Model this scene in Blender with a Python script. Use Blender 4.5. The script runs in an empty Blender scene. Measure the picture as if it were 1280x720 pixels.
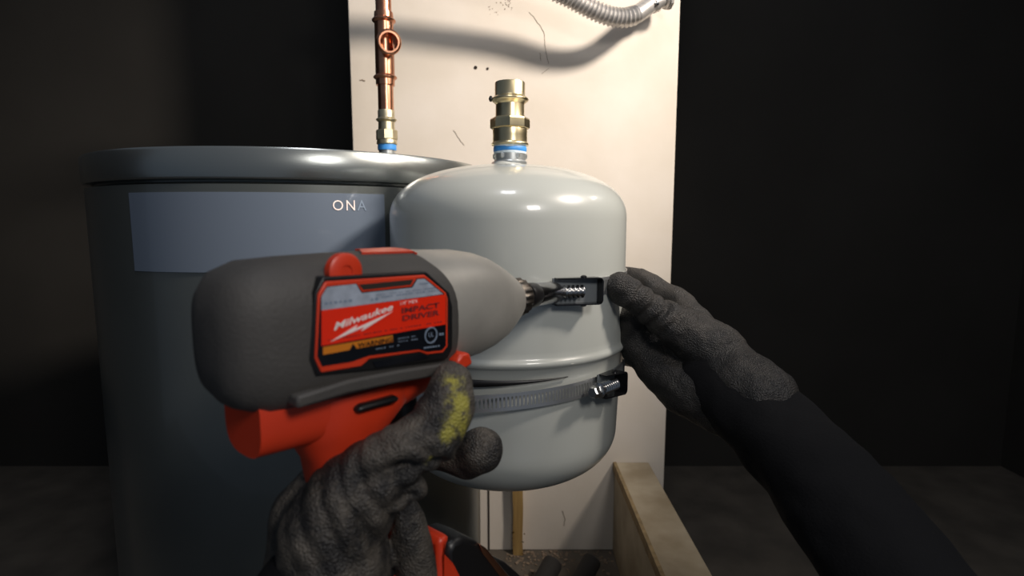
import bpy, bmesh, math, random
from mathutils import Vector, Matrix, noise
from mathutils.bvhtree import BVHTree
PI = math.pi
random.seed(4)
S = bpy.context.scene
col = S.collection

# ---------------------------------------------------------------- camera
EYE = 0.80                       # eye height above the floor
F = 700.0                        # focal length in pixels of the 1280 frame
PITCH = math.atan(85.0 / F)
cam = bpy.data.cameras.new('camera'); camo = bpy.data.objects.new('camera', cam); col.objects.link(camo)
camo.location = (0, 0, EYE); camo.rotation_euler = (PI/2 - PITCH, 0, 0)
cam.sensor_width = 36; cam.lens = 36 * F / 1280; cam.clip_start = 0.01; cam.clip_end = 20
cam.dof.use_dof = True; cam.dof.focus_distance = 0.62; cam.dof.aperture_fstop = 7.0
S.camera = camo
# ---------------------------------------------------------------- world, lamps, exposure
w = bpy.data.worlds.new('world'); S.world = w; w.use_nodes = True
w.node_tree.nodes['Background'].inputs[0].default_value = (0.50, 0.62, 0.80, 1)
w.node_tree.nodes['Background'].inputs[1].default_value = 0.16

def lamp(name, kind, loc, target, power, color, **kw):
    l = bpy.data.lights.new(name, kind); o = bpy.data.objects.new(name, l); col.objects.link(o)
    o.location = loc
    o.rotation_euler = (Vector(target) - Vector(loc)).to_track_quat('-Z', 'Y').to_euler()
    l.energy = power; l.color = color
    for k, v in kw.items(): setattr(l, k, v)
    return o
lamp('work_lamp', 'SPOT', (1.10, 0.27, EYE+1.00), (0.06, 1.00, EYE+0.33), 235, (1.0, 0.89, 0.78),
     spot_size=math.radians(61), spot_blend=1.0, shadow_soft_size=0.11)
lamp('side_lamp', 'SPOT', (1.02, 0.86, EYE+0.70), (0.0, 0.7, EYE-0.05), 5, (1.0, 0.92, 0.84),
     spot_size=math.radians(50), spot_blend=1.0, shadow_soft_size=0.018)
lamp('room_lamp', 'AREA', (0.0, 0.1, EYE+1.5), (0.0, 0.75, EYE-0.2), 4, (0.95, 0.95, 1.0), size=0.25)
lamp('front_fill', 'AREA', (0.45, -0.40, EYE+0.50), (-0.02, 0.6, EYE-0.02), 5.0, (1.0, 0.95, 0.9), size=0.22)  # added frontal fill brightening driver and gloves, no real fixture
S.view_settings.view_transform = 'Standard'; S.view_settings.look = 'None'
S.view_settings.gamma = 1; S.view_settings.exposure = 0.0; S.view_settings.use_curve_mapping = False

# ---------------------------------------------------------------- helpers
FW = Vector((0, math.cos(PITCH), -math.sin(PITCH))); UP = Vector((0, math.sin(PITCH), math.cos(PITCH)))
CAM = Vector((0, 0, EYE))
def ray(px, py): return FW + Vector((1, 0, 0)) * ((px-640)/F) + UP * ((360-py)/F)
def P(px, py, Y):
    d = ray(px, py); return CAM + d * (Y / d.y)
def Z(py, Y): return P(640, py, Y).z

def srgb(r, g, b):
    f = lambda c: (c/255/12.92) if c/255 <= .04045 else ((c/255+.055)/1.055)**2.4
    return (f(r), f(g), f(b), 1)

def mat(name, c, rough=.5, metal=0, bump=0, bscale=200, var=0, vscale=8, spec=.5, coat=0, c2=None, detail=6, aniso=0, stretch=None):
    m = bpy.data.materials.new(name); m.use_nodes = True; nt = m.node_tree; N = nt.nodes; L = nt.links
    b = N['Principled BSDF']
    b.inputs['Base Color'].default_value = c; b.inputs['Roughness'].default_value = rough
    b.inputs['Metallic'].default_value = metal; b.inputs['Specular IOR Level'].default_value = spec
    b.inputs['Coat Weight'].default_value = coat; b.inputs['Coat Roughness'].default_value = .06
    b.inputs['Anisotropic'].default_value = aniso
    tc = N.new('ShaderNodeTexCoord'); src = tc.outputs['Object']
    if stretch:
        mp = N.new('ShaderNodeMapping'); mp.inputs['Scale'].default_value = stretch; L.new(src, mp.inputs[0]); src = mp.outputs[0]
    if var:
        n = N.new('ShaderNodeTexNoise'); n.inputs['Scale'].default_value = vscale; n.inputs['Detail'].default_value = detail
        L.new(src, n.inputs['Vector'])
        r = N.new('ShaderNodeValToRGB'); r.color_ramp.elements[0].position = .35; r.color_ramp.elements[1].position = .68
        r.color_ramp.elements[0].color = c2 or tuple(x*(1-var) for x in c[:3])+(1,); r.color_ramp.elements[1].color = c
        L.new(n.outputs['Fac'], r.inputs[0]); L.new(r.outputs[0], b.inputs['Base Color'])
    if bump:
        n = N.new('ShaderNodeTexNoise'); n.inputs['Scale'].default_value = bscale; n.inputs['Detail'].default_value = 4
        L.new(src, n.inputs['Vector'])
        bp = N.new('ShaderNodeBump'); bp.inputs['Strength'].default_value = bump; bp.inputs['Distance'].default_value = .001
        L.new(n.outputs['Fac'], bp.inputs['Height']); L.new(bp.outputs[0], b.inputs['Normal'])
    return m

def root(name, loc, label, cat, group=None):
    o = bpy.data.objects.new(name, None); o.empty_display_size = .03; col.objects.link(o); o.location = loc
    o['label'] = label; o['category'] = cat
    if group: o['group'] = group
    return o
def wloc(o):
    v = o.location.copy()
    return v
OFF = {}
def link(name, me, m, parent=None, smooth=False, label=None, kind=None, origin=None):
    """vertices are given in world space; the object keeps them there, under its parent"""
    o = bpy.data.objects.new(name, me); col.objects.link(o)
    if m is not None:
        me.materials.append(m)
    if smooth: me.shade_smooth()
    base = Vector((0, 0, 0))
    if parent is not None:
        base = OFF.get(parent.name, parent.location.copy() if parent.type == 'EMPTY' else Vector((0, 0, 0)))
        o.parent = parent
        me.transform(Matrix.Translation(-base))
    OFF[o.name] = base
    if label: o['label'] = label
    if kind: o['kind'] = kind
    return o
def mesh(name, vs, fs, m, parent=None, smooth=False, **kw):
    me = bpy.data.meshes.new(name); me.from_pydata([tuple(v) for v in vs], [], fs); me.validate(); me.update()
    bm = bmesh.new(); bm.from_mesh(me); bmesh.ops.recalc_face_normals(bm, faces=bm.faces); bm.to_mesh(me); bm.free()
    return link(name, me, m, parent, smooth, **kw)
def bmlink(name, bm, m, parent=None, smooth=False, **kw):
    bmesh.ops.recalc_face_normals(bm, faces=bm.faces)
    me = bpy.data.meshes.new(name); bm.to_mesh(me); bm.free()
    return link(name, me, m, parent, smooth, **kw)
def sharp(o, deg=35):
    me = o.data; me.shade_smooth(); me.set_sharp_from_angle(angle=math.radians(deg)); return o
def bevel(o, wd=.002, seg=2):
    md = o.modifiers.new('bevel', 'BEVEL'); md.width = wd; md.segments = seg; md.limit_method = 'ANGLE'; md.angle_limit = .6
    return o
def frame(o, x, y, z):
    """matrix from three axis vectors and an origin"""
    M = Matrix((x, y, z)).transposed().to_4x4(); M.translation = o; return M
def abox(bm, x0, x1, y0, y1, z0, z1, M=None):
    v = [bm.verts.new((x, y, z)) for x in (x0, x1) for y in (y0, y1) for z in (z0, z1)]
    for f in ((0,1,3,2),(4,6,7,5),(0,4,5,1),(2,3,7,6),(0,2,6,4),(1,5,7,3)): bm.faces.new([v[i] for i in f])
    if M is not None: bmesh.ops.transform(bm, matrix=M, verts=v)
    return v
def box(name, x0, x1, y0, y1, z0, z1, m, parent=None, M=None, bev=0, **kw):
    bm = bmesh.new(); abox(bm, x0, x1, y0, y1, z0, z1, M); o = bmlink(name, bm, m, parent, **kw)
    if bev: bevel(o, bev); sharp(o)
    return o
def lathe_bm(bm, prof, M, seg=48, cap=True, sides=None, fn=None):
    """prof = [(radius, height)], revolved about the local z of M"""
    rings = []
    for k, (r, h) in enumerate(prof):
        if r < 1e-6:
            rings.append([bm.verts.new(M @ Vector((0, 0, h)))])
        else:
            rings.append([bm.verts.new(M @ Vector(((fn(r, 2*PI*i/seg, h) if fn else r)*math.cos(2*PI*i/seg), (fn(r, 2*PI*i/seg, h) if fn else r)*math.sin(2*PI*i/seg), h))) for i in range(seg)])
    for a, b in zip(rings, rings[1:]):
        if len(a) == 1 and len(b) == 1: continue
        if len(a) == 1:
            for i in range(seg): bm.faces.new((a[0], b[i], b[(i+1) % seg]))
        elif len(b) == 1:
            for i in range(seg): bm.faces.new((a[i], a[(i+1) % seg], b[0]))
        else:
            for i in range(seg): bm.faces.new((a[i], a[(i+1) % seg], b[(i+1) % seg], b[i]))
    if cap:
        if len(rings[0]) > 1: bm.faces.new(rings[0])
        if len(rings[-1]) > 1: bm.faces.new(rings[-1])
def lathe(name, prof, m, parent=None, at=(0, 0, 0), axis=(0, 0, 1), seg=48, cap=True, deg=35, fn=None, **kw):
    bm = bmesh.new()
    q = Vector(axis).normalized().to_track_quat('Z', 'Y').to_matrix().to_4x4(); q.translation = Vector(at)
    lathe_bm(bm, prof, q, seg, cap, fn=fn)
    return sharp(bmlink(name, bm, m, parent, **kw), deg)
def smoothpath(pts, n=8):
    out = []
    pts = [Vector(p) for p in pts]
    for i in range(len(pts)-1):
        p0 = pts[max(i-1, 0)]; p1 = pts[i]; p2 = pts[i+1]; p3 = pts[min(i+2, len(pts)-1)]
        for k in range(n):
            t = k/n
            out.append(.5*((2*p1)+(p2-p0)*t+(2*p0-5*p1+4*p2-p3)*t*t+(3*p1-p0-3*p2+p3)*t**3))
    out.append(pts[-1]); return out
def tube_bm(bm, pts, rad, seg=12, cap=True):
    pts = [Vector(p) for p in pts]; rings = []; prev = None
    for i, p in enumerate(pts):
        t = (pts[min(i+1, len(pts)-1)] - pts[max(i-1, 0)]).normalized()
        if prev is None: a = t.orthogonal().normalized()
        else: a = (prev - t*prev.dot(t)).normalized()
        prev = a; b = t.cross(a); r = rad(i/(len(pts)-1), i) if callable(rad) else rad
        rings.append([bm.verts.new(p + a*r*math.cos(2*PI*k/seg) + b*r*math.sin(2*PI*k/seg)) for k in range(seg)])
    for a, b in zip(rings, rings[1:]):
        for k in range(seg): bm.faces.new((a[k], a[(k+1) % seg], b[(k+1) % seg], b[k]))
    if cap: bm.faces.new(rings[0]); bm.faces.new(rings[-1])
def tube(name, pts, rad, m, parent=None, seg=12, smooth=True, **kw):
    bm = bmesh.new(); tube_bm(bm, pts, rad, seg); return sharp(bmlink(name, bm, m, parent, **kw), 50)

def blob(name, chains, m, parent=None, voxel=.0022, smooth=6, wrinkle=None, **kw):
    """one continuous skin over chains of (point, radius)"""
    bm = bmesh.new()
    for ch in chains:
        for (p, r), (q, s) in zip(ch, ch[1:]):
            p = Vector(p); q = Vector(q); n = max(2, int((q-p).length/(min(r, s)*.3))+1)
            for k in range(n+1):
                t = k/n
                bmesh.ops.create_icosphere(bm, subdivisions=3, radius=r+(s-r)*t, matrix=Matrix.Translation(p.lerp(q, t)))
    me = bpy.data.meshes.new('tmp'); bm.to_mesh(me); bm.free()
    o = bpy.data.objects.new('tmp', me); col.objects.link(o)
    md = o.modifiers.new('r', 'REMESH'); md.mode = 'VOXEL'; md.voxel_size = voxel
    ms = o.modifiers.new('s', 'SMOOTH'); ms.factor = .5; ms.iterations = smooth
    dg = bpy.context.evaluated_depsgraph_get(); dg.update()
    nm = bpy.data.meshes.new_from_object(o.evaluated_get(dg)); nm.name = name
    bpy.data.objects.remove(o)
    if wrinkle:
        nor = [v.normal.copy() for v in nm.vertices]
        for v, n in zip(nm.vertices, nor): v.co += n * wrinkle(v.co, n)
    nm.materials.clear()
    return link(name, nm, m, parent, True, **kw)

def textmesh(txt, size=1.0, shear=0, bold=0, spacing=1.0):
    cu = bpy.data.curves.new('t', 'FONT'); cu.body = txt; cu.size = size; cu.shear = shear; cu.offset = bold; cu.space_character = spacing
    cu.resolution_u = 3
    o = bpy.data.objects.new('t', cu); col.objects.link(o)
    dg = bpy.context.evaluated_depsgraph_get(); dg.update()
    me = bpy.data.meshes.new_from_object(o.evaluated_get(dg)); bpy.data.objects.remove(o)
    xs = [v.co.x for v in me.vertices]; ys = [v.co.y for v in me.vertices]
    return me, min(xs), max(xs), min(ys), max(ys)

# ---------------------------------------------------------------- materials
M = {}
M['wall'] = mat('cream_wall_paint', srgb(206, 198, 188), .62, bump=.25, bscale=60, var=.1, vscale=5, c2=srgb(196, 187, 174), spec=.3)
M['darkwall'] = mat('unlit_wall_tone', srgb(52, 50, 47), .9, bump=.2, bscale=40, var=.15, vscale=3, spec=.1)  # darkness of unlit space put into the colour of far and side walls
M['floor'] = mat('dusty_concrete', srgb(92, 84, 74), .9, bump=.5, bscale=60, var=.4, vscale=9)
M['tank'] = mat('pale_grey_enamel', srgb(176, 179, 174), .30, var=.03, vscale=14, spec=.5, coat=.55, bump=.03, bscale=30)
M['brass'] = mat('brass', (.80, .68, .42, 1), .30, 1, var=.2, vscale=40)
M['brass2'] = mat('brass_dull', (.70, .62, .42, 1), .38, 1, var=.25, vscale=60)
M['copper'] = mat('copper', (.72, .36, .22, 1), .27, 1, var=.25, vscale=30, c2=(.50, .22, .13, 1))
M['galv'] = mat('galvanised_steel', (.55, .58, .58, 1), .35, .8, var=.3, vscale=60)
M['tapeblue'] = mat('blue_thread_sealant', srgb(60, 140, 215), .5, var=.3, vscale=90)
M['tapewhite'] = mat('white_thread_tape', srgb(200, 215, 225), .6, bump=.4, bscale=300)
M['heater'] = mat('dark_grey_heater_enamel', srgb(96, 100, 98), .32, .55, coat=.3, var=.1)
M['heaterband'] = mat('brushed_heater_band', (.34, .36, .35, 1), .27, .9, bump=.05, bscale=40, stretch=(1, 1, 30))
M['heaterpanel'] = mat('blue_grey_display', srgb(98, 108, 122), .25, 0, coat=.4)
M['steel'] = mat('polished_steel', (.62, .62, .62, 1), .22, 1, var=.15, vscale=80)
M['socket'] = mat('chrome_socket', (.36, .36, .37, 1), .20, 1)
M['housebase'] = mat('grey_housing_base', srgb(104, 109, 112), .5, .1)
M['scratch'] = mat('brown_scratch', srgb(120, 104, 88), .9)
M['band'] = mat('stainless_band', (.52, .53, .54, 1), .34, .85, var=.1, vscale=50)
M['blacksteel'] = mat('black_steel', srgb(22, 22, 24), .25, .3, coat=.3)
M['knurl'] = mat('knurled_steel', (.16, .14, .12, 1), .42, 1)
M['nose'] = mat('cast_grey_metal', srgb(178, 174, 166), .45, .35, bump=.12, bscale=120, var=.18, vscale=25)
M['rubber'] = mat('dark_overmould', srgb(72, 69, 66), .62, 0, bump=.3, bscale=500, var=.15, vscale=30)
M['blackplastic'] = mat('black_plastic', srgb(20, 19, 20), .4, 0)
M['red'] = mat('red_plastic', srgb(214, 60, 30), .38, 0, var=.12, vscale=30)
M['redlabel'] = mat('red_label_print', srgb(232, 44, 16), .35, 0)
M['greylabel'] = mat('pale_label_print', srgb(168, 176, 190), .4, 0, var=.25, vscale=160)
M['white'] = mat('white_print', srgb(240, 225, 220), .4)
M['darkred'] = mat('dark_print', srgb(112, 44, 44), .4)
M['blackprint'] = mat('black_label_print', srgb(14, 16, 22), .3, coat=.2)
M['greyprint'] = mat('grey_blue_print', srgb(122, 136, 154), .4)
M['orange'] = mat('orange_print', srgb(205, 120, 30), .4)
M['conduit'] = mat('conduit_metal', (.60, .58, .56, 1), .38, .75, var=.2, vscale=70)
M['wood'] = mat('raw_wood', srgb(176, 146, 92), .7, bump=.6, bscale=60, var=.35, vscale=40, stretch=(1, 1, .08), c2=srgb(120, 92, 48))
M['cream'] = mat('yellowed_cream_paint', srgb(172, 160, 138), .55, bump=.4, bscale=80, var=.2, vscale=12, c2=srgb(142, 128, 104))
M['creamedge'] = mat('chipped_edge', srgb(150, 128, 92), .8, bump=.8, bscale=200, var=.4, vscale=60)
M['foam'] = mat('black_foam', srgb(38, 36, 34), .85, bump=.4, bscale=300)
M['sleeve'] = mat('black_sleeve_cloth', srgb(16, 16, 18), .9, bump=.6, bscale=500, spec=.2)
M['mark'] = mat('dark_mark', srgb(40, 32, 26), .9)

def glove_mat():
    m = bpy.data.materials.new('knit_glove'); m.use_nodes = True; nt = m.node_tree; N = nt.nodes; L = nt.links
    b = N['Principled BSDF']; b.inputs['Roughness'].default_value = .55; b.inputs['Specular IOR Level'].default_value = .45
    tc = N.new('ShaderNodeTexCoord')
    n = N.new('ShaderNodeTexNoise'); n.inputs['Scale'].default_value = 45; n.inputs['Detail'].default_value = 8; n.inputs['Roughness'].default_value = .7
    L.new(tc.outputs['Object'], n.inputs['Vector'])
    r = N.new('ShaderNodeValToRGB'); r.color_ramp.elements[0].position = .42; r.color_ramp.elements[0].color = srgb(38, 36, 35)
    r.color_ramp.elements[1].position = .72; r.color_ramp.elements[1].color = srgb(104, 96, 86)
    L.new(n.outputs['Fac'], r.inputs[0])
    L.new(r.outputs[0], b.inputs['Base Color'])
    v = N.new('ShaderNodeTexVoronoi'); v.inputs['Scale'].default_value = 720; L.new(tc.outputs['Object'], v.inputs['Vector'])
    bp = N.new('ShaderNodeBump'); bp.inputs['Strength'].default_value = .8; bp.inputs['Distance'].default_value = .0012
    L.new(v.outputs['Distance'], bp.inputs['Height']); L.new(bp.outputs[0], b.inputs['Normal'])
    return m, N, L, b, r, tc
g2m, _n, _l, _b, _r, _t = glove_mat(); M['glove2'] = g2m; _r.color_ramp.elements[0].color = srgb(26, 25, 25); _r.color_ramp.elements[1].color = srgb(58, 54, 50)
def glove_stained(spots):
    m, N, L, b, r, tc = glove_mat(); m.name = 'knit_glove_stained'
    last = r.outputs[0]; tot = None
    for (p, rad) in spots:
        d = N.new('ShaderNodeVectorMath'); d.operation = 'DISTANCE'; L.new(tc.outputs['Object'], d.inputs[0]); d.inputs[1].default_value = p
        q = N.new('ShaderNodeMapRange'); q.inputs[1].default_value = 0; q.inputs[2].default_value = rad; q.inputs[3].default_value = 1; q.inputs[4].default_value = 0
        L.new(d.outputs['Value'], q.inputs[0])
        if tot is None: tot = q.outputs[0]
        else:
            x = N.new('ShaderNodeMath'); x.operation = 'MAXIMUM'; L.new(tot, x.inputs[0]); L.new(q.outputs[0], x.inputs[1]); tot = x.outputs[0]
    n = N.new('ShaderNodeTexNoise'); n.inputs['Scale'].default_value = 210; n.inputs['Roughness'].default_value = .75; n.inputs['Detail'].default_value = 5; L.new(tc.outputs['Object'], n.inputs['Vector'])
    a = N.new('ShaderNodeMath'); a.operation = 'MULTIPLY_ADD'; L.new(n.outputs['Fac'], a.inputs[0]); a.inputs[1].default_value = 2.2; L.new(tot, a.inputs[2])
    g = N.new('ShaderNodeMapRange'); g.inputs[1].default_value = 1.45; g.inputs[2].default_value = 1.85; L.new(a.outputs[0], g.inputs[0])
    gg = N.new('ShaderNodeMath'); gg.operation = 'MULTIPLY'; L.new(g.outputs[0], gg.inputs[0]); L.new(tot, gg.inputs[1])
    g2 = N.new('ShaderNodeMath'); g2.operation = 'MULTIPLY'; L.new(gg.outputs[0], g2.inputs[0]); g2.inputs[1].default_value = 1.5; g2.use_clamp = True
    mx = N.new('ShaderNodeMix'); mx.data_type = 'RGBA'; mx.inputs[7].default_value = srgb(158, 150, 66)
    L.new(g2.outputs[0], mx.inputs[0]); L.new(last, mx.inputs[6]); L.new(mx.outputs[2], b.inputs['Base Color'])
    return m

# ================================================================= SETTING
WY = 1.28; WX0 = P(438, 100, WY).x; WX1 = P(843, 220, WY).x; TOP = 1.75
def st(o, ): o['kind'] = 'structure'; return o
st(box('wall_back', WX0, WX1, WY, WY+.06, 0, TOP, M['wall'], bev=.002))
st(box('wall_right', 1.6, 1.65, .0, 1.8, 0, TOP, M['darkwall']))
st(box('wall_far', -1.9, 1.65, 1.75, 1.80, 0, TOP, M['darkwall']))
st(box('wall_left', -1.95, -1.9, .0, 1.8, 0, TOP, M['darkwall']))
st(box('floor', -1.95, 1.65, -.3, 1.8, -.05, 0, M['floor']))
wb = bpy.data.objects['wall_back']; fl = bpy.data.objects['floor']
# vertical joint of the wall sheet beside the heater
box('joint_strip', -.002, .002, -.0015, .003, .0, Z(598, WY), M['mark'], wb, M=Matrix.Translation((P(611, 660, WY).x, WY, 0)))
for px, py, r in ((594.5, 84.5, .0028), (609.5, 86, .0022), (1, 1, 0)):
    if r: lathe('screw_hole', [(r*1.4, .0006), (r*1.1, .0012), (r*.3, .0012)], M['mark'], wb, at=P(px, py, WY)-Vector((0, .0002, 0)), axis=(0, -1, 0), seg=10)
def hair(pts, r=.0005, nm='wall_scratch'):
    pp = smoothpath([P(x, y, WY-.0004) for x, y in pts], 6)
    bm = bmesh.new(); tube_bm(bm, [p+Vector((random.uniform(-.001, .001), 0, random.uniform(-.001, .001))) for p in pp], r, 5); return bmlink(nm, bm, M['scratch'], wb)
hair([(662, 15), (672, 28), (680, 42), (681, 58), (686, 80)], .0005)
hair([(675, 66), (676, 76)], .0005)
hair([(677, 92), (686, 86)], .0005)
hair([(567, 163), (573, 172), (580, 181)], .0005)
hair([(703, 638), (706, 648), (705, 657)], .0007)
hair([(660, 703), (675, 700), (700, 697), (742, 690)], .0009)
hair([(450, 100), (456, 100.5)], .0012, 'wall_scuff')
for i in range(34):
    x = 623+random.gauss(7, 9); y = 10+random.gauss(-2, 5)-(x-623)*.3
    a = P(x, y, WY-.0003)
    lathe('wall_chip', [(.0005+random.random()*.0010, 0), (.0004, .0006)], M['scratch'], wb, at=a, axis=(0, -1, 0), seg=6)

# ================================================================= WATER HEATER
HC = Vector((-.352, .963, 0)); HR = .30; HZ = Z(186, .69)
h = root('water_heater', HC, 'dark grey enamelled water heater with brushed top band, behind the pale tank', 'water heater')
lathe('heater_body', [(HR-.02, .0), (HR-.006, .01), (HR-.006, HZ-.043), (HR-.012, HZ-.040), (HR-.012, HZ-.036)], M['heater'], h, at=HC, seg=120)
lathe('top_band', [(HR-.012, HZ-.038), (HR, HZ-.037), (HR+.002, HZ-.034), (HR+.002, HZ-.003), (HR, HZ), (HR-.006, HZ), (HR-.02, HZ-.004)], M['heaterband'], h, at=HC, seg=120, cap=False)
lathe('heater_lid', [(HR-.004, HZ-.006), (HR-.05, HZ+.004), (HR-.15, HZ+.008), (0, HZ+.009)], M['heater'], h, at=HC, seg=96, cap=False)
def heater_pt(px, py, off=0):
    d = ray(px, py); dx, dy = d.x, d.y; ox, oy = -HC.x, -HC.y
    R = HR+off; a = dx*dx+dy*dy; b = 2*(ox*dx+oy*dy); c = ox*ox+oy*oy-R*R
    t = (-b-math.sqrt(max(b*b-4*a*c, 0)))/(2*a); return CAM+d*t
def heater_ang(px, py):
    p = heater_pt(px, py)-HC; return math.atan2(p.x, -p.y), p.z
def curved(name, a0, a1, z0, z1, r0, r1, m, parent, n=16, **kw):
    vs = []; fs = []
    for i in range(n+1):
        a = a0+(a1-a0)*i/n
        for (r, z) in ((r0, z0), (r1, z0), (r1, z1), (r0, z1)): vs.append((HC.x+r*math.sin(a), HC.y-r*math.cos(a), z))
    for i in range(n):
        for k in range(4): fs.append((4*i+k, 4*i+(k+1) % 4, 4*i+4+(k+1) % 4, 4*i+4+k))
    fs += [(0, 1, 2, 3), (4*n, 4*n+1, 4*n+2, 4*n+3)]
    return sharp(mesh(name, vs, fs, m, parent, **kw))
a1, zt = heater_ang(480, 243); _, zb = heater_ang(480, 306); aseam, _ = heater_ang(499, 260)
ztb = heater_ang(438, 226)[1]
curved('front_cover', aseam-1.75, aseam, .12, HZ-.043, HR-.006, HR-.001, M['heater'], h, 60)
dp = curved('display_panel', a1-1.05, a1, zb-.03, zt, HR-.002, HR+.0005, M['heaterpanel'], h, 40, label='blue-grey glossy display panel')
# letters "ONA" on the display
for txt, px in (('O', 416), ('N', 433), ('A', 446.5)):
    me, x0, x1, y0, y1 = textmesh(txt)
    aa, zz = heater_ang(px, 263); hgt = .0125
    wd = {'O': .0125, 'N': .0105, 'A': .0115}[txt]
    for v in me.vertices:
        a = aa+((v.co.x-x0)/(x1-x0))*wd/HR; z = zz+((v.co.y-y0)/(y1-y0))*hgt
        v.co = Vector((HC.x+(HR+.0011)*math.sin(a), HC.y-(HR+.0011)*math.cos(a), z))
    link('lettering', me, M['white' if txt != 'A' else 'greyprint'], dp)
curved('seam_gap', aseam, aseam+.008, .12, HZ-.043, HR-.006, HR-.0045, M['mark'], h, 2)

# ================================================================= COPPER RISER
CY = .95; pc = P(483, 150, CY); k = CY/F
c = root('copper_riser', (pc.x, CY, HZ+.012), 'copper pipe with open-mouthed tee rising from the dark heater', 'pipe')
def zz(py): return Z(py, CY)-0.0
o0 = Vector((pc.x, CY, 0)); tilt = P(479.5, 10, CY)
tx = tilt.x-pc.x
R = 9.3*k
lathe('pipe', [(R, zz(140)), (R, zz(100))], M['copper'], c, at=o0)
lathe('pipe', [(R, zz(28)), (R, zz(-60))], M['copper'], c, at=o0)
def bead(r, z, b, n=6): return [(r+b*math.sin(PI*i/n), z+b*1.6*(i/n-.5)*2*.6) for i in range(n+1)]
T = 11.3*k
tee = lathe('tee_fitting', [(R, zz(107)), (T*.98, zz(107)), (T, zz(101))]+bead(T, zz(97), .0038)+[(T, zz(92)), (T*.99, zz(30))]+bead(T, zz(26), .0038)+[(T, zz(21)), (T*.98, zz(16)), (R, zz(16))], M['copper'], c, at=o0, label='copper press tee with open side branch')
bd = Vector((.30, -.92, -.16)).normalized(); bc = P(486.5, 52, CY-.03)
bs = bc-bd*.034; BR = 13.2*k
lathe('tee_branch', [(BR*.86, 0), (BR*.86, .024)]+[(BR*.9+.0036*math.sin(PI*i/6), .025+.008*i/6) for i in range(7)]+[(BR*.9, .0345), (BR*.76, .0345), (BR*.76, .010), (0, .010)], M['copper'], tee, at=bs, axis=bd, cap=False)
def adapter(name, base, py, Y, s, m1, group, label, tape=True):
    """press adapter seen in profile; py = list of pixel rows, s = metres per pixel"""
    r = root(name, base, label, 'fitting', group); z = lambda y: Z(y, Y)
    at = Vector((base[0], base[1], 0))
    return r, z, at
ra, z, at = adapter('press_adapter', (pc.x, CY, HZ+.01), None, CY, k, None, 'press adapters', 'small brass press adapter under the copper pipe')
lathe('nipple', [(10*k, HZ+.004), (10*k, z(188)), (10.8*k, z(188)), (10.8*k, z(183))], M['galv'], ra, at=at)
lathe('thread_sealant', [(11*k, z(188)), (11.3*k, z(185)), (11*k, z(180))], M['tapeblue'], ra, at=at, label='blue thread sealant')
lathe('adapter_body', [(10*k, z(182)), (12.2*k, z(180.5)), (12.4*k, z(179)), (12*k, z(177)), (11.6*k, z(174.5)), (11.2*k, z(165))], M['brass2'], ra, at=at)
lathe('hex_collar', [(12.7*k, z(175)), (13.1*k, z(174)), (13.1*k, z(164)), (12.7*k, z(163))], M['brass2'], ra, at=at, seg=8, deg=20)
lathe('press_socket', [(9.8*k, z(163)), (9.8*k, z(153))]+bead(10.4*k, z(150), .0028)+[(10*k, z(147)), (10*k, z(139)), (9.4*k, z(138))], M['brass2'], ra, at=at)

# ================================================================= EXPANSION TANK
TX, TY, TR = -.0045, .68, .140
TB = Vector((TX, TY, 0))
zt0 = Z(207, TY); ztop = zt0; zeq = zt0-.064; zbead = Z(457, .54); zlow = EYE-.244; hb = .068
t = root('expansion_tank', (TX, TY, zlow-hb), 'pale grey enamelled expansion tank strapped upright, brass fitting on top', 'tank')
def dome(z0, h, R, n=22, e=2.35, up=1):
    out = []
    for i in range(n+1):
        a = (PI/2)*i/n; cr = math.cos(a)**(2/e) if i < n else 0; sz = math.sin(a)**(2/e)
        out.append((R*cr, z0+up*h*sz))
    return out
prof = list(reversed(dome(zlow, hb, TR-.0065, up=-1)))
prof += [(TR-.0030, zbead-.02), (TR-.0015, zbead-.0062)]
prof += [(TR-.0015+.0048*math.sin(PI*i/8)**.7, zbead-.006+.012*i/8) for i in range(1, 8)]
prof += [(TR+.0003, zbead+.0065), (TR, zbead+.012), (TR, zbead+.05)]+dome(zeq, ztop-zeq, TR)
ts = lathe('tank_shell', prof, M['tank'], t, at=TB, seg=128, cap=False, deg=60)
s = TY/F; z = lambda y: Z(y, TY)
lathe('weld_collar', [(27*s, ztop-.004), (23*s, ztop), (21*s, z(205)), (20*s, z(203))], M['tank'], t, at=TB)
vx = P(637.5, 150, TY).x; at = Vector((vx, TY, 0))
rv = root('press_adapter', (vx, TY, z(204)), 'large brass press adapter standing on top of the pale grey tank', 'fitting', 'press adapters')
lathe('nipple', [(20.5*s, z(207)), (20.8*s, z(203)), (19.4*s, z(201)), (19.4*s, z(192))], M['galv'], rv, at=at)
lathe('nipple_hex', [(19.6*s, z(199.5)), (21*s, z(198)), (21*s, z(193.5)), (19.6*s, z(192))], M['galv'], rv, at=at, seg=6, deg=20)
lathe('thread_tape', [(19.3*s, z(193)), (19.9*s, z(191)), (19.7*s, z(188)), (20*s, z(185)), (19.8*s, z(181)), (19*s, z(180))], M['tapewhite'], rv, at=at, label='white thread tape')
lathe('thread_sealant', [(19.6*s, z(190.5)), (20.35*s, z(189)), (20.4*s, z(187)), (20.1*s, z(184.5)), (19.6*s, z(183.5))], M['tapeblue'], rv, at=at, label='blue thread sealant', fn=lambda r, a, hh: r*(1+.01*math.sin(3*a)))
lathe('adapter_body', [(19*s, z(183)), (22.3*s, z(182)), (22.8*s, z(180.5)), (22.3*s, z(179)), (21.2*s, z(178)), (20.9*s, z(170)), (21.3*s, z(163)), (20.5*s, z(160))], M['brass'], rv, at=at)
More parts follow.
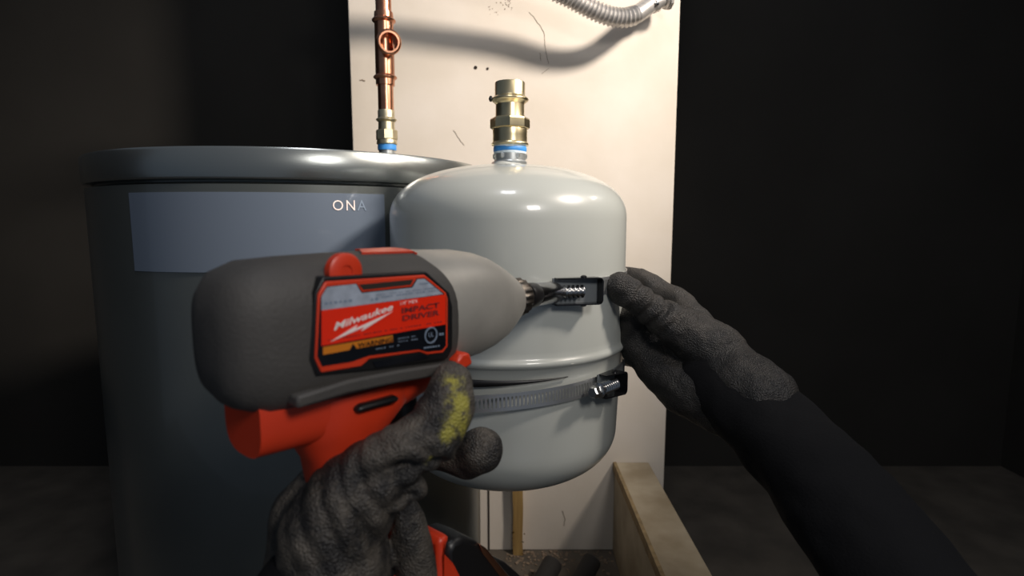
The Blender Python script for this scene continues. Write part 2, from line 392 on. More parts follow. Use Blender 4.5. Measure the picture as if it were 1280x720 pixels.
lathe('hex_collar', [(21.5*s, z(162)), (24*s, z(160.5)), (24.2*s, z(159)), (24.2*s, z(150.5)), (23.4*s, z(148.5)), (20*s, z(147.5))], M['brass'], rv, at=at, seg=8, deg=20)
lathe('press_socket', [(18.4*s, z(150)), (17.6*s, z(146)), (17.4*s, z(131))]+bead(19*s, z(125), .0036, 8)+[(18.3*s, z(120)), (18.3*s, z(105)), (17.8*s, z(103.5)), (15.6*s, z(103.5)), (15.4*s, z(125)), (0, z(125))], M['brass'], rv, at=at, cap=False)
lathe('leak_tab', [(.0015, 0), (.0034, .001), (.0034, .003), (.001, .0042)], M['blackplastic'], rv, at=at+Vector((-.0205, -.004, z(124.5))), axis=(-1, -.2, 0), seg=12)

# hidden carrier behind the tank that the straps pull against
wbk = root('wall_bracket', (TX, WY, EYE-.20), 'black steel wall bracket carrying the pale grey tank from behind', 'bracket')
box('back_channel', TX-.02, TX+.02, TY+.146, TY+.158, EYE-.21, EYE-.03, M['blacksteel'], wbk, bev=.002)
for zc in (EYE-.19, EYE-.055): box('arm', TX-.012, TX+.012, TY+.158, WY, zc-.008, zc+.008, M['blacksteel'], wbk, bev=.002)
box('wall_plate', TX-.03, TX+.03, WY-.006, WY, EYE-.22, EYE-.02, M['blacksteel'], wbk, bev=.002)

# ---------------------------------------------------------------- strap clamps
def clamp(label, zf, rf, hgt, phi0, n_out, length, hh, dep, tw, head=True, start=-20, end=340):
    """zf(phi), rf(phi): centre height and radius of the band; phi0 = where the housing begins"""
    def ring(phi, r): return Vector((TX+r*math.sin(phi), TY-r*math.cos(phi), 0))
    p0 = ring(phi0, rf(phi0)); rt = root('strap_clamp', (p0.x, p0.y, zf(phi0)), label, 'clamp', 'strap clamps around the tank')
    per = .0038; circ = 2*PI*.142; n = int(circ/per); rows = (-hgt/2, -hgt*.30, hgt*.30, hgt/2)
    vs = []; fs = []
    cols = []
    for i in range(n):
        for f in (0, .45): cols.append(2*PI*(i+f)/n)
    for a in cols:
        p = ring(a, rf(a)); zc = zf(a)
        for rw in rows: vs.append((p.x, p.y, zc+rw))
    m = len(cols)
    for i in range(m):
        j = (i+1) % m
        for q in range(3):
            if q == 1 and i % 2 == 0: continue
            fs.append((4*i+q, 4*j+q, 4*j+q+1, 4*i+q+1))
    b = mesh('strap_band', vs, fs, M['band'], rt)
    md = b.modifiers.new('t', 'SOLIDIFY'); md.thickness = .0009
    # housing: channel opening away from the tank
    tdir = Vector((math.cos(phi0+tw), math.sin(phi0+tw), 0)); nd = Vector((math.sin(phi0+tw), -math.cos(phi0+tw), 0)); up = Vector((0, 0, 1))
    o = ring(phi0, rf(phi0)+n_out); o.z = zf(phi0)
    Mx = frame(o, tdir, nd, up)
    bm = bmesh.new()
    th = .0014
    bb = bmesh.new(); abox(bb, 0, length, -.001, .0005, -hh+.0005, hh-.0005, Mx); bmlink('housing_base', bb, M['housebase'], rt)
    bmh = bmesh.new()
    # U section seen from outside: top, rounded end, bottom as one bent strip
    path = []
    rr = .005
    path.append((0.002, hh))
    for i in range(7): a = PI/2-PI/2*i/6; path.append((length-rr+rr*math.cos(a), hh-rr+rr*math.sin(a)))
    for i in range(7): a = -PI/2*i/6; path.append((length-rr+rr*math.cos(a), -hh+rr+rr*math.sin(a)))
    path.append((0.002, -hh))
    L = len(path); ins = []
    for i, (x, y) in enumerate(path):
        cx = min(x, length-th); cy = max(min(y, hh-th), -hh+th)
        ins.append((cx if i not in (0, L-1) else x, cy))
    for i in range(L-1):
        q = [path[i], path[i+1], ins[i+1], ins[i]]
        lo = [bm.verts.new(Mx @ Vector((x, 0, y))) for x, y in q]; hi = [bm.verts.new(Mx @ Vector((x, dep*(.55+.45*min(1, x/length*1.3)), y))) for x, y in q]
        bm.faces.new(hi); bm.faces.new(lo)
        for kx in range(4): bm.faces.new((lo[kx], lo[(kx+1) % 4], hi[(kx+1) % 4], hi[kx]))
    bmh.free()
    sharp(bmlink('clamp_housing', bm, M['blacksteel'], rt, label='black screw housing'), 30)
    for sg in (1, -1):
        lathe('rivet', [(.0032, 0), (.003, .0012), (.0015, .0022), (0, .0024)], M['blacksteel'], rt, at=o+tdir*length*.62+nd*dep*.45+up*sg*hh, axis=(0, 0, sg), seg=14, cap=False)
    # screw along the housing with raised thread turns
    sa = o+nd*dep*.55; prof = [(.0001, -.008)]
    x0 = -.012; x1 = length*.62; nt = 9; prof = [(0, x0)]
    for i in range(nt):
        xx = x0+(x1-x0)*i/nt; d = (x1-x0)/nt
        prof += [(.0046, xx+.1*d), (.0066, xx+.4*d), (.0066, xx+.6*d), (.0046, xx+.9*d)]
    prof += [(.003, x1), (0, x1)]
    lathe('screw', prof, M['steel'], rt, at=sa, axis=tdir, seg=20, cap=False, label='steel screw with coarse thread')
    if head:
        hx = lathe('screw_head', [(0, x0-.011), (.0052, x0-.011), (.0064, x0-.0095), (.0064, x0-.001), (.0062, x0)], M['steel'], rt, at=sa, axis=tdir, seg=6, deg=20, cap=False)
        lathe('washer', [(.0045, x0-.001), (.0082, x0), (.0082, x0+.0012), (.0045, x0+.002)], M['steel'], hx, at=sa, axis=tdir, seg=20)
    return sa, tdir, x0
zu = Z(360, .56)
SU = clamp('upper strap clamp around the pale tank, its screw held in the driver socket',
      lambda a: zu-.002*math.cos(a)+.002*math.sin(a), lambda a: TR+.0018, .018, math.radians(17.5), .004, .050, .0135, .0115, math.radians(2), head=False)
def wrapd(a, c):
    d = (a-c+PI) % (2*PI)-PI; return d
zl = EYE-.176
clamp('lower strap clamp below the bead of the pale tank, hex head of its screw free',
      lambda a: zl+.008*math.sin(a)-.002*math.cos(a), lambda a: TR+.0018+.020*math.exp(-(wrapd(a, -.75)/.62)**2), .0175, math.radians(40), .004, .034, .0125, .016, math.radians(8))
# dark rubber liner on the shell above the loose lower band
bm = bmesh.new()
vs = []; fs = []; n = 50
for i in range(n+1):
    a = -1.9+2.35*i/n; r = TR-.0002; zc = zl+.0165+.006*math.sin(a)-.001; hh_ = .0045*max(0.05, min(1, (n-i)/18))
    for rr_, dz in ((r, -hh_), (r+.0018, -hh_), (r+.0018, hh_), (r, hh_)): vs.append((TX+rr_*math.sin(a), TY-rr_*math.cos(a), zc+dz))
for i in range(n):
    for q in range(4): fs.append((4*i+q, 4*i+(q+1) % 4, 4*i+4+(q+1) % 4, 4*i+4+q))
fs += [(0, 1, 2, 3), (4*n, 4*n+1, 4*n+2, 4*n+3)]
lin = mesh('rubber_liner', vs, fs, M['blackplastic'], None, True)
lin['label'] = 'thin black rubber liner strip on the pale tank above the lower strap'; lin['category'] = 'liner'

# ================================================================= IMPACT DRIVER
ang = math.radians(50)
A = Vector((math.cos(ang), math.sin(ang), 0)); NV = Vector((math.sin(ang), -math.cos(ang), 0)); UPZ = Vector((0, 0, 1))
O = Vector((-.0516, .38, EYE-.0605))
def tp(u, v, w_): return O+A*u+NV*v+UPZ*w_
def side(px, py, v):
    d = ray(px, py); p0 = O+NV*v; tt = (p0-CAM).dot(NV)/d.dot(NV); q = CAM+d*tt-O
    return q.dot(A), q.dot(UPZ)
d = root('impact_driver', tp(-.05, 0, -.16), 'red and black cordless impact driver with grey metal nose, held in gloved hand', 'power tool')
def plate(name, pts, v0, v1, m, parent, bev=0, px=True, vp=None, **kw):
    uw = [side(x, y, v1 if vp is None else vp) for x, y in pts] if px else pts
    n = len(uw)
    vs = [tp(u, v0, w_) for u, w_ in uw]+[tp(u, v1, w_) for u, w_ in uw]
    fs = [tuple(range(n)), tuple(range(n, 2*n))]+[(i, (i+1) % n, n+(i+1) % n, n+i) for i in range(n)]
    o = mesh(name, vs, fs, m, parent, **kw)
    if bev: bevel(o, bev); sharp(o)
    return o
def loft(name, st_, m, parent, n=64, e=2.6, front=None, cap=True, **kw):
    """st_ = (u, half width, half height, centre height)"""
    vs = []; fs = []
    for j, (u, a, b, cz) in enumerate(st_):
        for i in range(n):
            th = 2*PI*i/n; cx, sx = math.cos(th), math.sin(th)
            x = a*math.copysign(abs(cx)**(2/e), cx); y = b*math.copysign(abs(sx)**(2/e), sx)
            uu = u+(front(th)*max(0, (j-len(st_)+5)/4.0) if front else 0)
            vs.append(tp(uu, x, cz+y))
    for j in range(len(st_)-1):
        for i in range(n): fs.append((j*n+i, j*n+(i+1) % n, (j+1)*n+(i+1) % n, (j+1)*n+i))
    if cap: fs += [tuple(range(n)), tuple(range((len(st_)-1)*n, len(st_)*n))]
    return sharp(mesh(name, vs, fs, m, parent, **kw), 40)
# grey metal nose
loft('nose_cone', [(-.050, .030, .038, .002), (-.03, .032, .040, .002), (-.01, .0325, .0400, .001), (.01, .032, .0395, .001), (.03, .030, .0375, 0), (.045, .027, .0340, -.001), (.058, .0235, .0290, -.002),
     (.069, .0195, .0230, -.002), (.077, .0160, .0180, -.002), (.081, .0140, .0150, -.002), (.082, .0125, .0130, -.002), (.082, .009, .009, -.002)], M['nose'], d, e=2.15, label='grey cast metal nose')
# dark overmoulded shell; its front edge is cut back at the top
def fr(th):
    sgn = math.sin(th); return -.034*max(0, sgn)**1.6 + (-.004 if sgn < -.5 else 0)
sh_st = [(-.150, .012, .014, .002), (-.148, .021, .026, .002), (-.142, .027, .034, .002), (-.130, .0310, .0390, .0015), (-.11, .0330, .0405, .001), (-.08, .0335, .0410, .001), (-.05, .0335, .0412, .001), (-.035, .0335, .0412, .001),
         (-.026, .0335, .0412, .001), (-.018, .0335, .0410, .001), (-.012, .0332, .0408, .001), (-.010, .0315, .0395, .001)]
shell = loft('body_shell', sh_st, M['rubber'], d, e=3.0, front=fr, label='dark rubber overmoulded housing')
dgm = shell.data; bvh = BVHTree.FromPolygons([v.co+OFF[shell.name] for v in dgm.vertices], [tuple(p.vertices) for p in dgm.polygons])
def onshell(px, py, off):
    dd = ray(px, py).normalized(); hit, nn, _, _ = bvh.ray_cast(CAM, dd)
    if hit is None: return None
    if nn.dot(dd) > 0: nn = -nn
    return hit+nn*off, hit-nn*.001
def patch(name, quad, m, parent, off=.0007, nu=14, nv=5, **kw):
    vs = []; bad = False
    for layer in (0, 1):
        for j in range(nv+1):
            for i in range(nu+1):
                a, b = i/nu, j/nv
                x = (1-b)*((1-a)*quad[0][0]+a*quad[1][0])+b*((1-a)*quad[3][0]+a*quad[2][0])
                y = (1-b)*((1-a)*quad[0][1]+a*quad[1][1])+b*((1-a)*quad[3][1]+a*quad[2][1])
                r = onshell(x, y, off); yy = y
                while r is None and yy < y+20: yy += .5; r = onshell(x, yy, off)
                vs.append(r[layer])
    W = nu+1; K = W*(nv+1); fs = []
    for j in range(nv):
        for i in range(nu):
            q = (j*W+i, j*W+i+1, (j+1)*W+i+1, (j+1)*W+i); fs += [q, tuple(K+x for x in q)]
    edge = [i for i in range(W)]+[j*W+nu for j in range(1, nv+1)]+[nv*W+i for i in range(nu-1, -1, -1)]+[j*W for j in range(nv-1, 0, -1)]
    for a, b in zip(edge, edge[1:]+edge[:1]): fs.append((a, b, K+b, K+a))
    return sharp(mesh(name, vs, fs, m, parent, **kw), 50)
patch('top_inlay', [(444, 303.5), (515, 304.5), (521, 316), (452, 318)], M['red'], d, off=.0012, label='red inlay on the housing')
# side badge
u0, w0 = side(434, 340, .033)
lathe('side_badge', [(.0002, -.004), (.0098, -.004), (.0098, .0006), (.0085, .0014), (.0035, .0014), (.0030, .0006), (0, .0006)], M['red'], d, at=tp(u0, .0315, w0), axis=NV, seg=28, cap=False, label='round red screw badge')
# side window: black well, red frame, printed label
well = plate('side_well', [(394, 366), (404, 346), (533, 339), (562, 366), (566, 384), (566, 436), (560, 448), (470, 462), (396, 470), (388, 450)], .024, .0337, M['blackplastic'], d, bev=.0008)
frm = plate('red_frame', [(398, 368), (407, 352), (531, 343.5), (557.5, 365.5), (560, 373), (560, 433), (554, 441), (534, 443.5), (525, 440), (462, 449), (452, 458), (402, 466), (394, 448)], .026, .0345, M['red'], d, bev=.0006)
lab = plate('label_base', [(401, 372), (409, 358), (446, 354.5), (453, 365), (515, 358), (521, 348), (531, 347.5), (555, 367), (557.5, 373), (557.5, 432), (553, 437.5), (534, 439.5), (524, 436.5), (461, 444.5), (440, 452), (403, 458), (397, 446)], .027, .0350, M['blackprint'], d)
plate('pale_band', [(402, 371), (409, 359), (445, 355), (452, 366.5), (516, 359.5), (522, 349), (530.5, 348.5), (554, 367.6), (402, 388)], .030, .0352, M['greylabel'], lab, label='pale printed band')
plate('red_band', [(402, 388), (556, 368.2), (557, 373), (557, 405.5), (402, 432.5)], .030, .03525, M['redlabel'], lab, label='red printed band')
plate('warning_strip', [(404, 434), (491, 419), (491, 427.5), (404, 443.5)], .030, .0353, M['orange'], lab, label='orange warning strip')
plate('vent_slot', [(449, 355.8), (517, 349.2), (513.5, 356), (454.5, 362.5)], .030, .0347, M['mark'], frm, label='dark vent slot')
plate('lower_slot', [(466, 452), (528, 443), (536, 447), (470, 460)], .030, .0343, M['blackprint'], frm)
def print_text(txt, p0, p1, hpx, m, v=.0356, shear=0, bold=0, parent=lab, name='lettering', skew=(0, 0)):
    me, x0, x1, y0, y1 = textmesh(txt, shear=shear, bold=bold)
    a = Vector(side(*p0, v)); b = Vector(side(*p1, v)); c_ = Vector(side(p0[0]+skew[0], p0[1]-hpx, v))
    for vv in me.vertices:
        fx = (vv.co.x-x0)/(x1-x0); fy = vv.co.y/max(y1, .01)
        q = a+(b-a)*fx+(c_-a)*fy; vv.co = tp(q.x, v+.0002, q.y)
    return link(name, me, m, parent)
print_text('Milwaukee', (417, 413), (491, 387), 9, M['white'], shear=.25, bold=.02)
plate('lightning_mark', [(414, 427), (447, 406), (444, 411), (491, 389.5), (452, 414), (456, 408.5)], .0350, .0357, M['white'], lab, label='white lightning bolt mark')
print_text('1/4" HEX', (500, 381.5), (522, 378), 4.5, M['white'])
print_text('IMPACT', (502, 391.5), (549, 384), 6.6, M['darkred'], bold=.02)
print_text('DRIVER', (503, 401), (549, 393.5), 6.6, M['darkred'], bold=.02)
print_text('WARNING', (447, 435), (490, 427), 6.3, M['blackprint'], bold=.015)
tri = plate('warning_triangle', [(437.5, 437.5), (446, 436), (441.5, 429.5)], .0350, .0356, M['blackprint'], lab)
# certification ring
cu, cw = side(539, 419, .0356)
bm = bmesh.new()
Mx = frame(tp(cu, .0353, cw), A, UPZ, NV)
lathe_bm(bm, [(.0042, 0), (.0050, 0), (.0050, .0004), (.0042, .0004), (.0042, 0)], Mx, 28, cap=False)
sharp(bmlink('certification_mark', bm, M['greyprint'], lab))
print_text('UL', (535.5, 421.5), (542, 420.5), 5.5, M['greyprint'])
# fine print rows on the label as thin dashes
bm = bmesh.new()
def dashes(x0, y0, x1, y1, hpx, n, fill=.75):
    for i in range(n):
        if random.random() > .88: continue
        a, b = i/n, (i+fill*random.uniform(.6, 1.1))/n
        q = [(x0+(x1-x0)*a, y0+(y1-y0)*a), (x0+(x1-x0)*b, y0+(y1-y0)*b)]
        pts = [q[0], q[1], (q[1][0], q[1][1]-hpx), (q[0][0], q[0][1]-hpx)]
        uw = [side(x, y, .0355) for x, y in pts]
        bm.faces.new([bm.verts.new(tp(u, .0355, w_)) for u, w_ in uw])
dashes(470, 373, 550, 363, 1.6, 22); dashes(470, 369.5, 545, 360, 1.2, 26); dashes(406, 381, 442, 377, 3, 6); dashes(525, 356, 536, 354.6, 2, 4)
dashes(464, 376.4, 474, 375.2, 3.2, 2)
bmlink('fine_print', bm, M['greyprint'], lab)
bm = bmesh.new()
dashes(468, 416, 553, 402.5, 1.1, 26); dashes(410, 426, 470, 416, 1.1, 16)
bmlink('fine_print', bm, M['darkred'], lab)
bm = bmesh.new()
dashes(498, 424, 520, 420.5, 1.2, 8); dashes(498, 428, 524, 424, 1.2, 8); dashes(470, 437, 500, 432, 1.2, 9); dashes(530, 436, 551, 433, 2.0, 6); dashes(549, 419.5, 556, 418.6, 3, 2)
bmlink('fine_print', bm, M['greyprint'], lab)
# lower rail with orange-red tip
rail = plate('lower_rail', [(372, 496), (438, 475), (500, 463), (572, 452), (575, 456), (574, 466), (500, 479), (438, 492), (372, 512)], .020, .036, M['rubber'], d, bev=.0015, label='grey rubber bumper rail')
tip = plate('rail_tip', [(571, 452), (579, 441), (588, 441), (592, 455), (582, 462), (573, 465)], .018, .0365, M['red'], d, bev=.002, label='red corner cap')
# rear of motor housing + underside
loft('underside', [(-.135, .020, .020, -.040), (-.10, .022, .022, -.040), (-.04, .022, .020, -.036), (-.008, .018, .014, -.034)], M['red'], d, e=3)
# handle, leaning slightly forward towards its foot
def hand_loft(name, rows, m, e=2.6, n=40, **kw):
    """rows = (w, u centre, half length along u, half width)"""
    vs = []; fs = []
    for (w_, uc, hu, hv) in rows:
        for i in range(n):
            th = 2*PI*i/n; cx, sx = math.cos(th), math.sin(th)
            vs.append(tp(uc+hu*math.copysign(abs(cx)**(2/e), cx), hv*math.copysign(abs(sx)**(2/e), sx), w_))
    for j in range(len(rows)-1):
        for i in range(n): fs.append((j*n+i, j*n+(i+1) % n, (j+1)*n+(i+1) % n, (j+1)*n+i))
    fs += [tuple(range(n)), tuple(range((len(rows)-1)*n, len(rows)*n))]
    return sharp(mesh(name, vs, fs, m, d, **kw), 40)
hand_loft('handle', [(-.036, -.072, .046, .024), (-.050, -.074, .040, .025), (-.062, -.078, .030, .022), (-.075, -.078, .023, .019), (-.10, -.076, .021, .0185), (-.13, -.070, .022, .019), (-.148, -.066, .026, .022), (-.156, -.060, .036, .026)], M['red'])
plate('direction_switch', [(446, 515), (452, 507), (496, 495), (502, 498), (496, 504), (452, 517)], .014, .029, M['blackplastic'], d, bev=.002, label='black direction switch')
hand_loft('trigger', [(-.052, -.034, .010, .010), (-.065, -.032, .010, .010), (-.085, -.040, .009, .009), (-.095, -.046, .007, .008)], M['blackplastic'])
# battery foot: black shell, red-orange stripe and glossy edge
def foot(name, u0_, u1_, w0_, w1_, hv, m, e=4, **kw):
    rows = []
    for tt in (0, .06, .2, .5, .8, .94, 1):
        q = 1-(abs(tt-.5)*2)**5*.25
        rows.append((w0_+(w1_-w0_)*tt, (u0_+u1_)/2, (u1_-u0_)/2*q, hv*q))
    return hand_loft(name, rows, m, e=e, **kw)
plate('battery_pack', [(559, 692), (567, 676), (581, 671), (598, 677), (616, 692), (646, 728), (664, 770), (640, 800), (470, 800), (480, 750), (562, 745)], -.006, .026, M['blackplastic'], d, bev=.006, label='glossy black battery pack')
plate('battery_stripe', [(548, 678), (556, 670), (564, 670), (560, 680), (557, 692), (570, 706), (586, 738), (592, 775), (470, 775), (480, 750), (550, 745)], -.004, .029, M['red'], d, bev=.003, label='orange-red band beside the battery')
plate('battery_edge', [(600, 680), (608, 685), (646, 732), (652, 752), (642, 750), (630, 726), (604, 692)], .005, .0275, M['copper'], d, bev=.001, label='glossy reddish edge strip')
plate('battery_case', [(561, 700), (569, 684), (583, 679), (598, 685), (616, 700), (646, 736), (660, 774), (636, 800), (490, 800), (496, 758), (562, 752)], -.032, .0, M['blackplastic'], d, bev=.005, vp=-.034)
hand_loft('battery_shoe', [(-.148, -.066, .028, .023), (-.156, -.070, .040, .026), (-.166, -.072, .048, .029), (-.215, -.068, .050, .030)], M['blackplastic'])
# collet
cb = tp(.079, 0, -.001)
def kn(r, a, hh): return r+(.0005*(1 if (int(a/(2*PI)*36) % 2) else -1) if .002 < hh < .011 else 0)
lathe('collet', [(.0125, 0), (.0140, .001), (.0150, .0025), (.0150, .0105), (.0142, .0118), (.008, .012), (0, .012)], M['knurl'], d, at=cb, axis=A, seg=72, cap=False, fn=kn, label='knurled dark steel collet')
# nut driver socket reaching to the clamp screw
sa, td, sx0 = SU
end = sa+td*(sx0+.012); st0 = cb+A*.012; ax = (end-st0); Ls = ax.length
ns = root('nut_driver', st0, 'shiny steel nut driver socket between the driver collet and the upper clamp', 'socket')
lathe('shank', [(.0035, -.004), (.0045, .0), (.0045, .004), (.0042, Ls*.22)], M['steel'], ns, at=st0, axis=ax, seg=6, deg=20)
lathe('retaining_ring', [(.0045, Ls*.10), (.0098, Ls*.11), (.0108, Ls*.14), (.0108, Ls*.30), (.0098, Ls*.34)], M['blackplastic'], ns, at=st0, axis=ax, seg=28, label='black ring')
lathe('socket_sleeve', [(.0092, Ls*.33), (.0100, Ls*.36), (.0100, Ls*.95), (.0092, Ls), (.0070, Ls), (.0070, Ls*.8)], M['socket'], ns, at=st0, axis=ax, seg=28, cap=False)

# ================================================================= CONDUIT
cr = root('flexible_conduit', P(760, -10, 1.17), 'ribbed grey metal flexible conduit drooping across the top of the wall', 'conduit')
cp = smoothpath([P(430, -75, 1.10), P(560, -62, 1.12), (P(650, -30, 1.15)), P(705, -6, 1.17), P(745, 14, 1.18), P(772, 22, 1.19), P(793, 19, 1.20), P(812, 6, 1.22)], 60)
acc = [0]
for a, b in zip(cp, cp[1:]): acc.append(acc[-1]+(b-a).length)
nrib = int(acc[-1]/.0085); pts = []; rads = []
import bisect
for i in range(nrib*6+1):
    sdist = acc[-1]*i/(nrib*6); j = min(bisect.bisect_right(acc, sdist), len(cp)-1); 
    f_ = (sdist-acc[j-1])/max(acc[j]-acc[j-1], 1e-9); pts.append(cp[j-1].lerp(cp[j], f_)); tail = sdist > acc[-1]-.045
    rads.append((.0172+.0022*math.cos(2*PI*i/6)) if not tail else .0178)
tube('conduit_tube', pts, lambda t_, i: rads[i], M['conduit'], cr, seg=24)
e0 = cp[-1]; ed = (cp[-1]-cp[-20]).normalized()
e1 = P(818, 3, 1.225); ed2 = (P(842, -6, 1.235)-e1).normalized()
fit = lathe('connector', [(.014, -.008), (.020, -.006), (.020, .004), (.016, .006), (.016, .02), (.021, .022), (.021, .034), (.010, .036)], M['conduit'], cr, at=e1, axis=ed2, seg=24)
lathe('connector_screw', [(.004, 0), (.004, .008), (.002, .009)], M['steel'], fit, at=e1+Vector((0, -.018, -.008)), axis=(0, -1, -.5), seg=10)
lathe('locknut', [(.010, 0), (.024, 0), (.024, .006), (.010, .006)], M['conduit'], fit, at=e1+ed2*.026, axis=ed2, seg=8, deg=20)

# ================================================================= WOOD POST, BOXED LEDGE, FLOOR LITTER
wx0 = P(641, 660, WY).x; wx1 = P(653, 660, WY).x
post = root('wooden_post', ((wx0+wx1)/2, WY-.02, 0), 'raw yellowish wooden strip upright on the wall under the tank', 'wood strip')
bm = bmesh.new(); abox(bm, wx0, wx1, WY-.022, WY-.001, 0, EYE-.25); bmesh.ops.subdivide_edges(bm, edges=[e for e in bm.edges if abs(e.verts[0].co.z-e.verts[1].co.z) > .1], cuts=40)
for v in bm.verts:
    n_ = noise.noise(v.co*14); v.co.x += n_*.0022; v.co.y += noise.noise(v.co*11+Vector((5, 5, 5)))*.0012 if v.co.y < WY-.01 else 0
bmlink('strip', bm, M['wood'], post)
for i in range(16):   # torn paper and splinters near the foot
    x = random.choice((wx0-.003, wx1+.002)); zc = Z(random.uniform(655, 716), WY-.02)
    L_ = random.uniform(.004, .012); dx = random.uniform(-.008, .008)
    mesh('splinter', [(x, WY-.02, zc), (x+dx, WY-.026, zc+L_), (x+dx*.6+.003, WY-.024, zc+L_*.8), (x+.003, WY-.019, zc-.002), (x+.001, WY-.022, zc+.002)], [(0, 1, 2, 3), (0, 4, 1), (4, 2, 1), (4, 3, 2), (0, 3, 4)], M['cream'] if i % 2 else M['wood'], post)
lx0 = P(769, 581, WY-.01).x; lx1 = P(811, 579, WY-.01).x; lz = Z(580, WY-.01)
led = root('boxed_ledge', ((lx0+lx1)/2, 1.0, 0), 'cream painted wooden boxed ledge running along the right beside the wall', 'ledge')
box('side_board', lx0, lx0+.012, .62, WY, 0, lz-.014, M['cream'], led, bev=.0015)
box('side_board', lx1-.012, lx1, .62, WY, 0, lz-.014, M['cream'], led, bev=.0015)
bm = bmesh.new(); abox(bm, lx0-.001, lx1+.002, .62, WY, lz-.013, lz); o = bmlink('top_board', bm, M['cream'], led); bevel(o, .002); sharp(o)
# chipped strip along the near top edge
vs = []; fs = []; n = 90
for i in range(n+1):
    y = .62+(WY-.62)*i/n; j1 = .003+.0035*abs(noise.noise(Vector((0, y*60, 1)))); j2 = .004+.007*abs(noise.noise(Vector((3, y*45, 1))))
    vs += [(lx0+.004, y, lz+.0012), (lx0-.003, y, lz+.0006), (lx0-.004, y, lz-.013-j2), (lx0-.0005, y, lz-.014-j2)]
for i in range(n):
    for q in range(4): fs.append((4*i+q, 4*i+(q+1) % 4, 4*i+4+(q+1) % 4, 4*i+4+q))
fs += [(0, 1, 2, 3), (4*n, 4*n+1, 4*n+2, 4*n+3)]
mesh('chipped_edge', vs, fs, M['creamedge'], led, label='chipped bare edge')
# foam tubes lying against the wall foot
def foam(label, a, b, r):
    ax = Vector(b)-Vector(a); L = ax.length
    o = root('foam_tube', a, label, 'foam tube', 'pipe insulation offcuts at the wall foot')
    lathe('foam_sleeve', [(r*.45, 0), (r, 0), (r, L-.006), (r*.93, L-.001), (r*.8, L), (r*.45, L-.001), (r*.45, 0)], M['foam'], o, at=a, axis=ax, seg=32, cap=False)
foam('dark foam pipe insulation tube nearest the wooden strip', P(640, 800, 1.02), P(692, 702, 1.16), .022)
foam('black foam pipe insulation tube in the corner by the boxed ledge', P(690, 790, 1.05), P(741, 699, 1.17), .021)

deb = bmesh.new()
for i in range(160):
    x = random.uniform(-.02, lx0-.004); y = WY-.004-abs(random.gauss(0, .05)); q = random.uniform(.0012, .0045)
    Mx = Matrix.Translation((x, y, q*.3)) @ Matrix.Rotation(random.random()*6, 4, 'Z') @ Matrix.Rotation(random.random()*.8, 4, 'X')
    abox(deb, -q, q, -q*.6, q*.6, -q*.3, q*.3, Mx)
bmlink('floor_debris', deb, M['scratch'], fl, kind='stuff')
# ================================================================= PERSON (gloved hands and forearms)
per = root('person', (0, .05, EYE-.45), 'person in worn black knit gloves and black sleeves holding the driver and the strap', 'person')
def wr(amp, fq, seed, folds=(), grooves=()):
    def f(c_, n_):
        gv = 0
        for (a, b, rad, amt) in grooves:
            ab = b-a; tt = max(0, min(1, (c_-a).dot(ab)/ab.length_squared)); q = (c_-(a+ab*tt)).length/rad
            if q < 2.5: gv -= amt*math.exp(-q*q)
        v = amp*(noise.noise(c_*fq+Vector((seed, 0, 0)))+.5*noise.noise(c_*fq*2.3+Vector((0, seed, 0))))
        for (p, dr, wl, am, rad) in folds:
            q = (c_-p).length/rad
            if q < 1.6:
                ph = (c_-p).dot(dr)/wl*2*PI+2.2*noise.noise(c_*40)
                v += am*math.exp(-q*q*1.6)*(abs(math.sin(ph/2))*1.6-1.1)
        return v+gv
    return f
# --- hand on the driver
def Q(px, py, Y): return P(px, py, Y)
thumb = [(Q(564, 480, .316), .0130), (Q(560, 508, .310), .0160), (Q(541, 543, .304), .0166), (Q(512, 561, .296), .0165), (Q(476, 580, .296), .0175), (Q(440, 625, .300), .027)]
palm = [(Q(440, 625, .300), .027), (Q(415, 665, .300), .030), (Q(420, 720, .300), .032), (Q(380, 790, .285), .033)]
palm2 = [(Q(430, 600, .325), .022), (Q(400, 650, .325), .030), (Q(400, 730, .315), .034)]
index = [(Q(601, 563, .372), .0158), (Q(585, 572, .380), .0150), (Q(545, 560, .392), .0145), (Q(480, 575, .390), .017), (Q(430, 610, .350), .022)]
fold = [(Q(522, 610, .298), .0062), (Q(490, 616, .296), .0110), (Q(440, 625, .300), .02)]
ring_ = [(Q(506, 628, .322), .0072), (Q(510, 655, .322), .0105), (Q(517, 700, .325), .0135), (Q(520, 760, .33), .0150), (Q(480, 830, .32), .020), (Q(400, 760, .31), .03)]
mid = [(Q(545, 735, .36), .013), (Q(500, 760, .37), .014), (Q(440, 740, .35), .02)]
fl1 = (Q(530, 560, .30), (Q(572, 480, .318)-Q(478, 592, .296)).normalized(), .011, .0022, .022)
fl2 = (Q(512, 592, .29), Vector((0.25, 0, 1)).normalized(), .017, .0050, .026)
fl3 = (Q(455, 640, .29), Vector((.9, 0, .4)).normalized(), .013, .0022, .045)
gr = [(Q(458, 598, .283), Q(500, 590, .280), .0055, .006), (Q(500, 590, .281), Q(552, 585, .290), .0045, .006), (Q(484, 628, .288), Q(516, 622, .29), .0035, .0045), (Q(440, 600, .275), Q(462, 650, .275), .006, .003),
      (Q(505, 545, .288), Q(530, 560, .286), .003, .0022), (Q(448, 660, .27), Q(478, 690, .285), .005, .003), (Q(515, 575, .285), Q(540, 566, .287), .003, .002)]
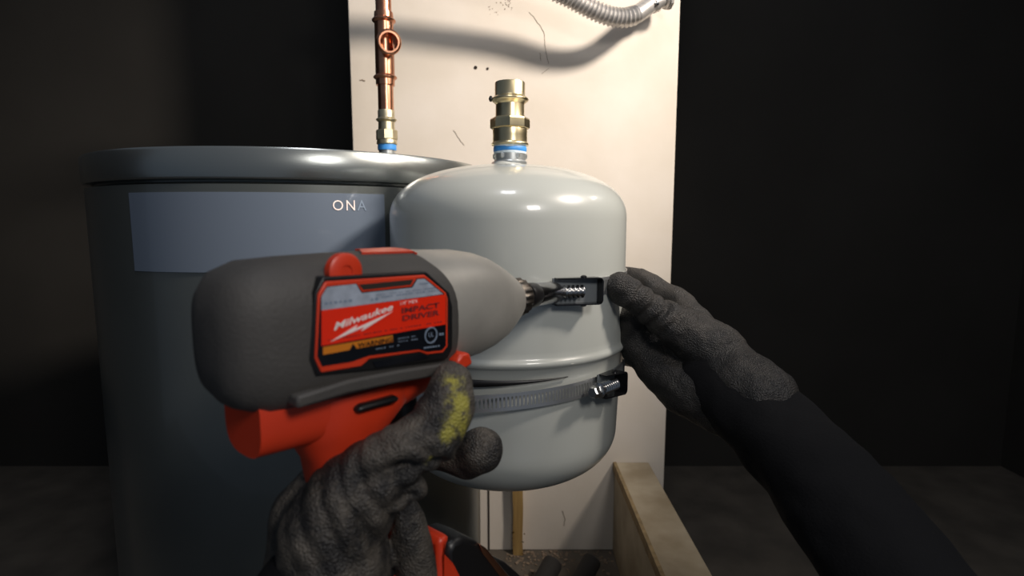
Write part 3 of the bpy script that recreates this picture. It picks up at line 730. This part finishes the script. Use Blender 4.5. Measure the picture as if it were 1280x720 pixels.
gl = glove_stained([(tuple(Q(577, 505, .297)-Vector((0, .05, EYE-.45))), .014), (tuple(Q(570, 522, .297)-Vector((0, .05, EYE-.45))), .014), (tuple(Q(567, 478, .305)-Vector((0, .05, EYE-.45))), .010), (tuple(Q(584, 535, .297)-Vector((0, .05, EYE-.45))), .012), (tuple(Q(560, 540, .293)-Vector((0, .05, EYE-.45))), .010), (tuple(Q(534, 573, .290)-Vector((0, .05, EYE-.45))), .006)])
blob('gloved_hand', [thumb, palm, palm2, index, fold, ring_, mid], gl, per, voxel=.0016, smooth=7, wrinkle=wr(.0012, 45, 3, (fl1, fl3), gr), label='black knit glove stained yellow on the thumb, gripping the driver')
blob('sleeve', [[(Q(395, 745, .30), .036), (Q(330, 850, .26), .040), (Q(240, 1040, .20), .048)]], M['sleeve'], per, voxel=.004, smooth=5, wrinkle=wr(.003, 25, 9))
# --- hand on the strap
th2 = [(Q(775, 357, .588), .0155), (Q(784, 366, .590), .0175), (Q(800, 377, .594), .0165), (Q(822, 393, .594), .0185), (Q(850, 410, .59), .024), (Q(895, 440, .585), .032)]
fg = []
for (y0, y1, r, dy) in ((362, 343, .0165, 0), (398, 386, .0165, 0), (424, 415, .016, 0), (446, 440, .0145, 0)):
    fg.append([(Q(740, y1-6, .83), r*.8), (Q(765, y1, .80), r*.9), (Q(800, y1+8, .745), r), (Q(850, y0+18, .69), r*1.05), (Q(895, 440, .62), .026)])
body2 = [(Q(822, 420, .65), .026), (Q(850, 440, .62), .030), (Q(895, 455, .59), .036), (Q(950, 500, .53), .037)]
heel = [(Q(793, 400, .625), .020), (Q(796, 415, .63), .022), (Q(802, 436, .625), .022), (Q(822, 456, .615), .025), (Q(860, 485, .59), .032), (Q(950, 520, .53), .036)]
f1 = (Q(835, 385, .575), Vector((.8, 0, -.6)).normalized(), .016, .0032, .04)
f2 = (Q(800, 365, .575), Vector((.8, 0, -.6)).normalized(), .010, .0012, .022)
blob('gloved_hand', [th2, body2, heel]+fg, M['glove2'], per, voxel=.0022, smooth=6, wrinkle=wr(.0022, 42, 8, (f1, f2)), label='black knit glove pinching the upper strap at the tank side')
blob('sleeve', [[(Q(890, 470, .585), .040), (Q(960, 530, .52), .043), (Q(1060, 640, .44), .047), (Q(1250, 900, .33), .052)]], M['sleeve'], per, voxel=.004, smooth=5, wrinkle=wr(.0035, 22, 5))
